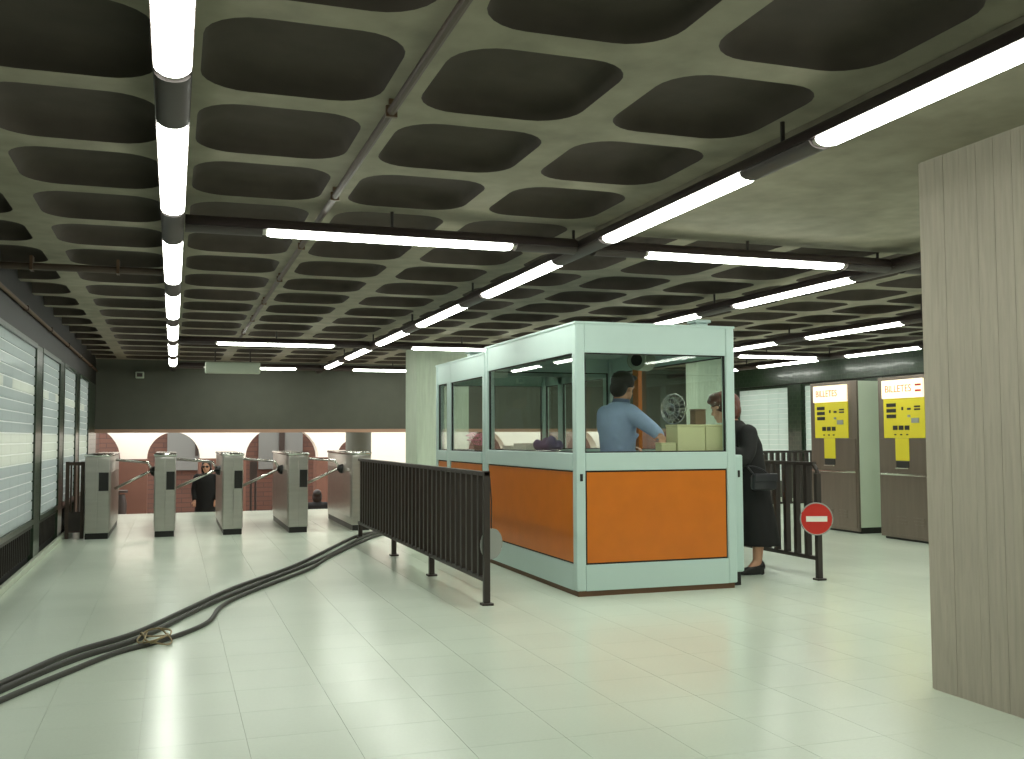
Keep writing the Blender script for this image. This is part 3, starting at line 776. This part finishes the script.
# ================================================================ CABLES
def cable(label, pts, r=.018):
    bm = B(); tube(bm, spline([(x, y, r+z) for x, y, z in pts], 8), r, 10)
    return tag(obj('floor_cable', bm, 'cable', None, 'all'), label, 'cable', 'cables trailing over the floor')
cable('dark floor cable, the upper strand of the bundle at the left edge', [(-1.02, 5.45, 0), (-.811, 6.003, 0), (-.564, 6.624, 0), (-.232, 7.13, 0), (.065, 7.868, 0), (.517, 9.011, 0), (1.206, 10.419, 0), (2.2, 12.95, 0), (2.55, 13.55, 0), (3.0, 14.0, 0)])
cable('dark floor cable, the middle strand of the bundle', [(-1.0, 5.28, 0), (-.788, 5.86, 0), (-.52, 6.45, 0), (-.175, 6.99, 0), (.245, 8.10, 0), (.75, 9.23, 0), (1.53, 10.87, 0), (2.28, 12.83, 0), (2.65, 13.5, 0), (3.05, 13.9, 0)])
cable('dark floor cable, the lower strand that bows away towards the camera', [(-.98, 5.1, 0), (-.759, 5.631, 0), (-.521, 6.134, 0), (-.301, 6.56, 0), (-.013, 6.90, 0), (.245, 7.40, 0), (.375, 8.1, 0), (.66, 8.80, 0), (1.27, 10.02, 0), (1.62, 11.0, 0), (2.25, 12.5, 0), (2.6, 13.2, 0), (3.0, 13.7, 0)], .016)
bm = B()
pts = []
for k in range(30):
    a = k*.62; pts.append((-.09+.09*math.cos(a)+.02*math.sin(k*1.7), 6.86+.16*math.sin(a)+.03*math.cos(k*2.1), .012+.055*(.5+.5*math.sin(k*.9))))
tube(bm, spline(pts, 4), .006, 6)
tag(obj('tie_wire', bm, 'wire', None, 'all'), 'loose curl of pale tie wire around the bowed cable', 'wire')

# ================================================================ PEOPLE
def fingers(bm, base, dirv, side, up, s=1., curl=.35):
    # palm + five fingers; base is the wrist
    base, dirv, side, up = [Vector(v) for v in (base, dirv, side, up)]
    dirv.normalize(); side.normalize(); up.normalize()
    pc = base+dirv*.045*s
    R = Matrix((dirv, side, up)).transposed()
    ell(bm, pc, (.055*s, .044*s, .018*s), R, 2)
    for k, (o_, L) in enumerate(((-.032, .062), (-.011, .078), (.011, .083), (.031, .072))):
        a = base+dirv*.085*s+side*o_*s
        b = a+dirv*L*.5*s-up*curl*.25*L*s; c = b+dirv*L*.4*s-up*curl*1.1*L*s
        chain(bm, [a, b, c], [.0105*s, .0098*s, .008*s], 8)
    a = base+dirv*.03*s-side*.038*s; b = a+dirv*.035*s-side*.028*s-up*.012*s; c = b+dirv*.035*s-side*.004*s-up*.012*s
    chain(bm, [a, b, c], [.013*s, .011*s, .009*s], 8)
def head(bm, c, fwd, s=1., down=0.):
    c = Vector(c); f = Vector(fwd).normalized(); lft = Vector((0, 0, 1)).cross(f).normalized(); up = f.cross(lft)
    R = Matrix((f, lft, up)).transposed()
    P = lambda a, b, d: c+f*a*s+lft*b*s+up*d*s
    ell(bm, P(-.008, 0, .025), (.1*s, .08*s, .098*s), R)
    ell(bm, P(.025, 0, -.045), (.066*s, .06*s, .075*s), R)
    ell(bm, P(.062, 0, -.1), (.028*s, .03*s, .02*s), R, 2)       # chin
    chain(bm, [P(.088, 0, .012), P(.103, 0, -.015), P(.112, 0, -.03)], [.011*s, .013*s, .016*s], 8)   # nose
    ell(bm, P(.088, 0, -.066), (.014*s, .026*s, .011*s), R, 2)   # lips
    for q in (-1, 1):
        ell(bm, P(.078, q*.034, .022), (.02*s, .024*s, .012*s), R, 2)   # brow
        ell(bm, P(-.005, q*.082, -.012), (.022*s, .012*s, .033*s), R, 2)   # ear
    return P, R
# --- woman at the booth, leaning to the counter on its right side
t = thing('person', 'woman in a long black coat leaning to the booth window, brown hair', 'person', (5.25, 8.4, 0))
bm = B()
P, R = head(bm, (4.945, 8.4, 1.565), (-1, -.05, -.22), 1.12)
chain(bm, [(4.985, 8.4, 1.50), (5.06, 8.4, 1.40)], [.058, .066])
loft(bm, [(5.19, 8.4, .85, .12, .16), (5.15, 8.4, 1.1, .11, .15), (5.1, 8.4, 1.3, .09, .16), (5.06, 8.4, 1.42, .06, .08)])
for q in (-1, 1):
    chain(bm, [(5.09, 8.4+q*.17, 1.3), (5.0, 8.4+q*.25, 1.09), (4.90, 8.4+q*.2, 1.18)], [.045, .04, .03])
    fingers(bm, (4.90, 8.4+q*.2, 1.18), (-1, -q*.15, -.05), (0, q*-1, 0), (0, 0, 1), .95, .3)
for (x, y) in ((5.17, 8.28), (5.02, 8.5)):
    chain(bm, [(5.19, y*.5+8.4*.5, .86), (x+.05, y, .5), (x+.06, y, .33), (x+.045, y, .12), (x-.06, y, .035)], [.1, .066, .058, .042, .03])
remesh('body', bm, 'skin', t, .011, 3)
bm = B()
loft(bm, [(5.27, 8.39, .27, .215, .27), (5.255, 8.39, .45, .20, .25), (5.22, 8.4, .72, .185, .225), (5.185, 8.4, .92, .18, .21), (5.16, 8.4, 1.08, .185, .205), (5.14, 8.4, 1.22, .18, .215), (5.105, 8.4, 1.34, .145, .215), (5.07, 8.4, 1.40, .1, .14), (5.055, 8.4, 1.45, .075, .085)])
for q in (-1, 1):
    chain(bm, [(5.10, 8.4+q*.175, 1.32), (5.06, 8.4+q*.235, 1.16), (5.0, 8.4+q*.255, 1.08), (4.96, 8.4+q*.23, 1.12), (4.91, 8.4+q*.205, 1.165)], [.095, .08, .075, .065, .055])
remesh('coat', bm, 'coat_black', t, .013, 5)
bm = B()
ell(bm, P(-.03, 0, .035), (.125*1.1, .105*1.15, .115*1.1), R)
ell(bm, P(-.075, 0, -.03), (.08*1.1, .1*1.1, .1*1.1), R)
ell(bm, P(.075, 0, .075), (.055, .095, .04), R, 2)
ell(bm, P(.03, 0, .1), (.09, .105, .05), R, 2)
ell(bm, P(-.1, 0, .02), (.07, .095, .11), R, 2)
for q in (-1, 1): ell(bm, P(-.03, q*.085, -.02), (.05, .035, .08), R, 2)
remesh('hair', bm, 'hair_brown', t, .011, 2)
for (x, y) in ((5.17, 8.28), (5.02, 8.5)):
    bm = B()
    loft(bm, [(x-.02, y, .006, .125, .04), (x-.02, y, .03, .12, .042), (x-.005, y, .065, .1, .043), (x+.035, y, .085, .06, .044)])
    chain(bm, [(x+.03, y, .06), (x+.085, y, .075), (x+.08, y, .1)], [.04, .04, .035])
    cyl(bm, (x+.1, y, .0), (x+.085, y, .08), .018, .032, 12)
    remesh('shoe', bm, 'shoe', t, .008, 1)
bm = B()
for q in (-1, 1): ell(bm, P(.081, q*.034, .0), (.008, .012, .006), R, 2)
obj('eyes', bm, 'hair_dark', t, 'all')
# her handbag
t = thing('handbag', 'dark grey leather handbag at the hip of the woman by the booth', 'bag', (5.2, 8.1, .82))
bm = B(); box(bm, 5.04, 5.29, 8.03, 8.115, .80, .95, bev=.03); obj('pouch', bm, 'bag_leather', t, True)
bm = B(); box(bm, 5.045, 5.285, 8.02, 8.035, .88, .955, bev=.007); obj('flap', bm, 'bag_leather', t, True)
bm = B(); tube(bm, spline([(5.07, 8.075, .94), (5.03, 8.085, .99), (5.0, 8.08, 1.02), (5.06, 8.075, 1.02), (5.15, 8.07, .99), (5.22, 8.07, .94)], 6), .008, 6); obj('strap', bm, 'bag_leather', t, 'all')

# --- clerk in the booth
t = thing('person', 'clerk in a light blue shirt reaching for a box inside the booth', 'person', (3.93, 8.6, .12))
bm = B()
P, R = head(bm, (3.995, 8.58, 1.755), (.86, .42, -.18), 1.1)
chain(bm, [(3.965, 8.565, 1.69), (3.935, 8.56, 1.56)], [.06, .068])
AB = math.atan2(.42, .86)-PI/2
loft(bm, [(3.94, 8.6, .95, .13, .1, AB), (3.93, 8.585, 1.2, .14, .1, AB), (3.925, 8.575, 1.42, .15, .1, AB), (3.935, 8.57, 1.55, .08, .06, AB)])
sh = (4.0, 8.43, 1.535); el = (4.09, 8.23, 1.375); wr = (4.085, 8.0, 1.295)
chain(bm, [(3.97, 8.47, 1.5), el, wr], [.05, .042, .03])
fingers(bm, (4.082, 7.99, 1.293), (-.42, -1, -.08), (1, -.15, 0), (0, -.1, 1), .95, .55)
chain(bm, [(3.88, 8.69, 1.49), (3.94, 8.86, 1.31), (4.1, 8.72, 1.2)], [.05, .042, .03])
fingers(bm, (4.1, 8.72, 1.2), (.7, -.6, -.1), (.6, .7, 0), (0, 0, 1), .95, .5)
for q in (-1, 1):
    hx, hy = 3.93-q*.05, 8.6+q*.08
    chain(bm, [(hx, hy, .95), (hx+.02, hy, .55), (hx, hy, .2), (hx+.1, hy+.05, .16)], [.1, .065, .045, .04])
remesh('body', bm, 'skin', t, .011, 3)
A = math.atan2(.42, .86)-PI/2
bm = B()
loft(bm, [(3.94, 8.6, .98, .165, .13, A+PI/2*0), (3.935, 8.59, 1.1, .17, .135, A), (3.93, 8.585, 1.25, .185, .145, A), (3.925, 8.58, 1.4, .20, .145, A), (3.93, 8.575, 1.5, .215, .13, A), (3.935, 8.57, 1.56, .195, .105, A), (3.945, 8.567, 1.598, .12, .09, A), (3.952, 8.567, 1.622, .08, .08, A)], 32)
chain(bm, [(3.99, 8.45, 1.52), (4.05, 8.32, 1.44), (4.095, 8.22, 1.375), (4.10, 8.11, 1.33), (4.09, 8.04, 1.305)], [.088, .074, .066, .056, .046])
chain(bm, [(3.87, 8.71, 1.51), (3.9, 8.82, 1.4), (3.94, 8.87, 1.31), (4.03, 8.79, 1.25), (4.08, 8.74, 1.21)], [.088, .074, .066, .056, .046])
for (c_, r_) in (((3.86, 8.47, 1.3), .03), ((3.9, 8.45, 1.18), .034), ((3.84, 8.5, 1.12), .03), ((4.0, 8.47, 1.24), .028), ((3.96, 8.46, 1.08), .035)):
    chain(bm, [c_, (c_[0]+.1, c_[1]+.03, c_[2]+.075)], [r_, r_*.6])
sh_ = remesh('shirt', bm, 'shirt_blue', t, .012, 4)
bm = B(); cc = Vector((3.957, 8.567, 0))
for (r0, z0, r1, z1) in ((.092, 1.592, .08, 1.645),):
    a_ = [bm.verts.new((cc.x+r0*math.cos(2*PI*k/24), cc.y+r0*math.sin(2*PI*k/24), z0)) for k in range(24)]
    b_ = [bm.verts.new((cc.x+.012+r1*math.cos(2*PI*k/24), cc.y+.004+r1*math.sin(2*PI*k/24), z1+.008*math.cos(2*PI*k/24+2.6))) for k in range(24)]
    fs = [bm.faces.new((a_[k], a_[(k+1) % 24], b_[(k+1) % 24], b_[k])) for k in range(24)]
    bmesh.ops.solidify(bm, geom=fs, thickness=.006)
obj('collar', bm, 'shirt_blue', sh_, 'all')
bm = B()
loft(bm, [(3.94, 8.6, .9, .16, .13, A), (3.94, 8.6, 1.02, .162, .128, A)])
for q in (-1, 1):
    hx, hy = 3.93-q*.05, 8.6+q*.08
    chain(bm, [(hx, hy, .9), (hx+.02, hy, .55), (hx, hy, .2)], [.115, .085, .07])
remesh('trousers', bm, 'trousers', t, .014, 3)
bm = B()
ell(bm, P(-.022, 0, .05), (.112*1.1, .094*1.1, .095*1.1), R)
ell(bm, P(-.065, 0, -.015), (.062*1.1, .084*1.1, .085*1.1), R)
ell(bm, P(.075, 0, .1), (.045, .085, .032), R, 2)
for q in (-1, 1): ell(bm, P(-.01, q*.085, .035), (.05, .016, .05), R, 2)
remesh('hair', bm, 'hair_dark', t, .011, 2)
for q in (-1, 1):
    hx, hy = 3.93-q*.05, 8.6+q*.08
    bm = B(); loft(bm, [(hx+.05, hy+.02, .122, .14, .05, .45), (hx+.05, hy+.02, .16, .13, .048, .45), (hx+.02, hy+.01, .21, .08, .05, .45)]); obj('shoe', bm, 'shoe', t, True)
bm = B()
for q in (-1, 1): ell(bm, P(.081, q*.034, .0), (.008, .012, .006), R, 2)
obj('eyes', bm, 'hair_dark', t, 'all')

# --- woman coming up the stairs in sunglasses
def stair_person(label, x, y, zf, top, fwd, glasses, hairm):
    s = (top-zf)/1.68
    t = thing('person', label, 'person', (x, y, zf))
    f = Vector(fwd).normalized(); l = Vector((0, 0, 1)).cross(f)
    Q = lambda a, b, z: (x+f.x*a*s+l.x*b*s, y+f.y*a*s+l.y*b*s, zf+z*s)
    ang = math.atan2(f.y, f.x)
    bm = B()
    P, R = head(bm, Q(.02, 0, 1.535), f, s)
    chain(bm, [Q(0, 0, 1.47), Q(-.01, 0, 1.36)], [.05*s, .058*s])
    loft(bm, [(*Q(0, 0, .85), .11*s, .15*s, ang), (*Q(0, 0, 1.1), .1*s, .14*s, ang), (*Q(0, 0, 1.32), .09*s, .16*s, ang), (*Q(0, 0, 1.4), .05*s, .07*s, ang)])
    for q in (-1, 1):
        chain(bm, [Q(0, q*.18, 1.34), Q(-.02, q*.23, 1.08), Q(.1, q*.2, .88)], [.05*s, .042*s, .03*s])
        fingers(bm, Q(.1, q*.2, .88), Vector((f.x*.4, f.y*.4, -.9)), l*-q, f, s*.9, .4)
        chain(bm, [Q(0, q*.08, .86), Q(.02, q*.08, .48), Q(0, q*.08, .1), Q(.1, q*.08, .04)], [.09*s, .06*s, .04*s, .03*s])
    remesh('body', bm, 'skin', t, .013, 3)
    bm = B()
    loft(bm, [(*Q(-.01, 0, .38), .2*s, .25*s, ang), (*Q(0, 0, .7), .17*s, .22*s, ang), (*Q(0, 0, 1.0), .14*s, .19*s, ang), (*Q(0, 0, 1.25), .14*s, .205*s, ang), (*Q(-.005, 0, 1.34), .12*s, .2*s, ang), (*Q(-.005, 0, 1.41), .07*s, .1*s, ang), (*Q(0, 0, 1.43), .065*s, .075*s, ang)])
    for q in (-1, 1): chain(bm, [Q(0, q*.175, 1.325), Q(-.02, q*.235, 1.08), Q(.08, q*.205, .91)], [.085*s, .068*s, .052*s])
    remesh('coat', bm, 'coat_black', t, .016, 4)
    bm = B()
    ell(bm, P(-.028, 0, .045), (.108*s, .095*s, .1*s), R); ell(bm, P(-.06, 0, -.05), (.06*s, .095*s, .11*s), R)
    for q in (-1, 1): ell(bm, P(-.015, q*.085, -.03), (.04*s, .02*s, .09*s), R, 2)
    remesh('hair', bm, hairm, t, .012, 2)
    for q in (-1, 1):
        bm = B(); c = Q(.05, q*.08, 0); loft(bm, [(c[0], c[1], zf+.003, .12*s, .045*s, ang), (c[0], c[1], zf+.05, .11*s, .045*s, ang), (c[0]-f.x*.04, c[1]-f.y*.04, zf+.1, .06*s, .045*s, ang)]); obj('shoe', bm, 'shoe', t, True)
    if glasses:
        bm = B()
        for q in (-1, 1): ell(bm, P(.092, q*.033, .008), (.01*s, .03*s, .023*s), R, 2)
        chain(bm, [P(.098, -.01, .012), P(.098, .01, .012)], [.004*s, .004*s], 6)
        for q in (-1, 1): cyl(bm, P(.085, q*.06, .012), P(-.0, q*.086, .01), .004*s, n=6)
        obj('sunglasses', bm, 'black_plastic', t, 'all')
stair_person('woman in black coat and dark sunglasses coming up the stairs', .6, 19.63, -.68, .90, (-.25, -1, 0), True, 'hair_dark')
stair_person('person in dark coat low on the stairs behind the fourth turnstile', 2.83, 21.0, -1.36, .24, (.1, 1, 0), False, 'hair_dark')

# ================================================================ SMALL THINGS ROUND THE HALL
t = thing('ceiling_light_box', 'pale grey box sign hanging under the ceiling before the lintel', 'light box', (.94, 17.5, 2.38))
bobj('case', 'lightbox', t, .49, 1.385, 17.45, 17.62, 2.385, 2.575, bev=.02, smooth=True)
bobj('face', 'lightbox', t, .52, 1.355, 17.44, 17.452, 2.405, 2.555, bev=.004)
for x in (.65, 1.22): bobj('hanger', 'rod', t, x-.01, x+.01, 17.52, 17.54, 2.57, ZC+.005)
t = thing('loudspeaker', 'small pale loudspeaker fixed high on the dark lintel', 'loudspeaker', (-.6, 19.9, 2.42))
bobj('case', 'lightbox', t, -.68, -.53, 19.88, 20.0, 2.42, 2.54, bev=.012); bobj('grille', 'black_iron', t, -.655, -.555, 19.87, 19.882, 2.445, 2.515, bev=.003)
t = thing('litter_bin', 'dark litter bin on a post at the foot of the stairs', 'bin', (-1.0, 23.2, -2.04))
bm = B(); cyl(bm, (-1.1, 23.2, -2.04), (-1.1, 23.2, -.35), .04); obj('post', bm, 'black_iron', t, True)
bm = B(); loft(bm, [(-1.08, 23.2, -.9, .14, .14), (-1.08, 23.2, -.1, .16, .16), (-1.08, 23.2, .1, .12, .12)], 20); obj('bin', bm, 'black_iron', t, True)
bm = B(); cyl(bm, (-1.1, 23.2, .14), (-1.1, 23.2, .19), .2, n=20); cyl(bm, (-1.1, 23.2, .08), (-1.1, 23.2, .15), .03); obj('hood', bm, 'black_iron', t, True)
t = thing('sign_post', 'dark double post standing on the lower floor beyond the turnstiles', 'post', (1.75, 23.2, -2.04))
for x in (1.66, 1.76):
    bm = B(); cyl(bm, (x, 23.2, -2.04), (x, 23.2, .75), .025); obj('pole', bm, 'black_iron', t, True)
bobj('plate', 'black_iron', t, 1.63, 1.79, 23.16, 23.18, .35, .78)
t = thing('wall_board', 'grey board with a dark upright bar inside the second arch', 'board', (2.9, 29.9, .9))
bobj('board', 'grey_panel', t, 2.35, 3.6, 29.9, 29.98, .4, 1.9); bobj('bar', 'black_iron', t, 2.92, 3.08, 29.86, 29.9, .8, 1.6)
t = thing('wall_board', 'grey board seen through the arch behind the second turnstile', 'board', (.3, 29.9, .9))
bobj('board', 'grey_panel', t, -.15, .75, 29.9, 29.98, .4, 1.9); bobj('bar', 'black_iron', t, .6, .68, 29.86, 29.9, .8, 1.3)
# round column standing on the lower floor behind the lintel
bm = B(); cyl(bm, (3.75, 21.4, -1.7), (3.75, 21.4, 1.47), .27, n=32); cyl(bm, (3.75, 21.4, 1.40), (3.75, 21.4, 1.6), .27, .3, 32)
o = struct(obj('column_1', bm, 'column_grey', None, True)); o['label'] = 'round grey column under the dark lintel'
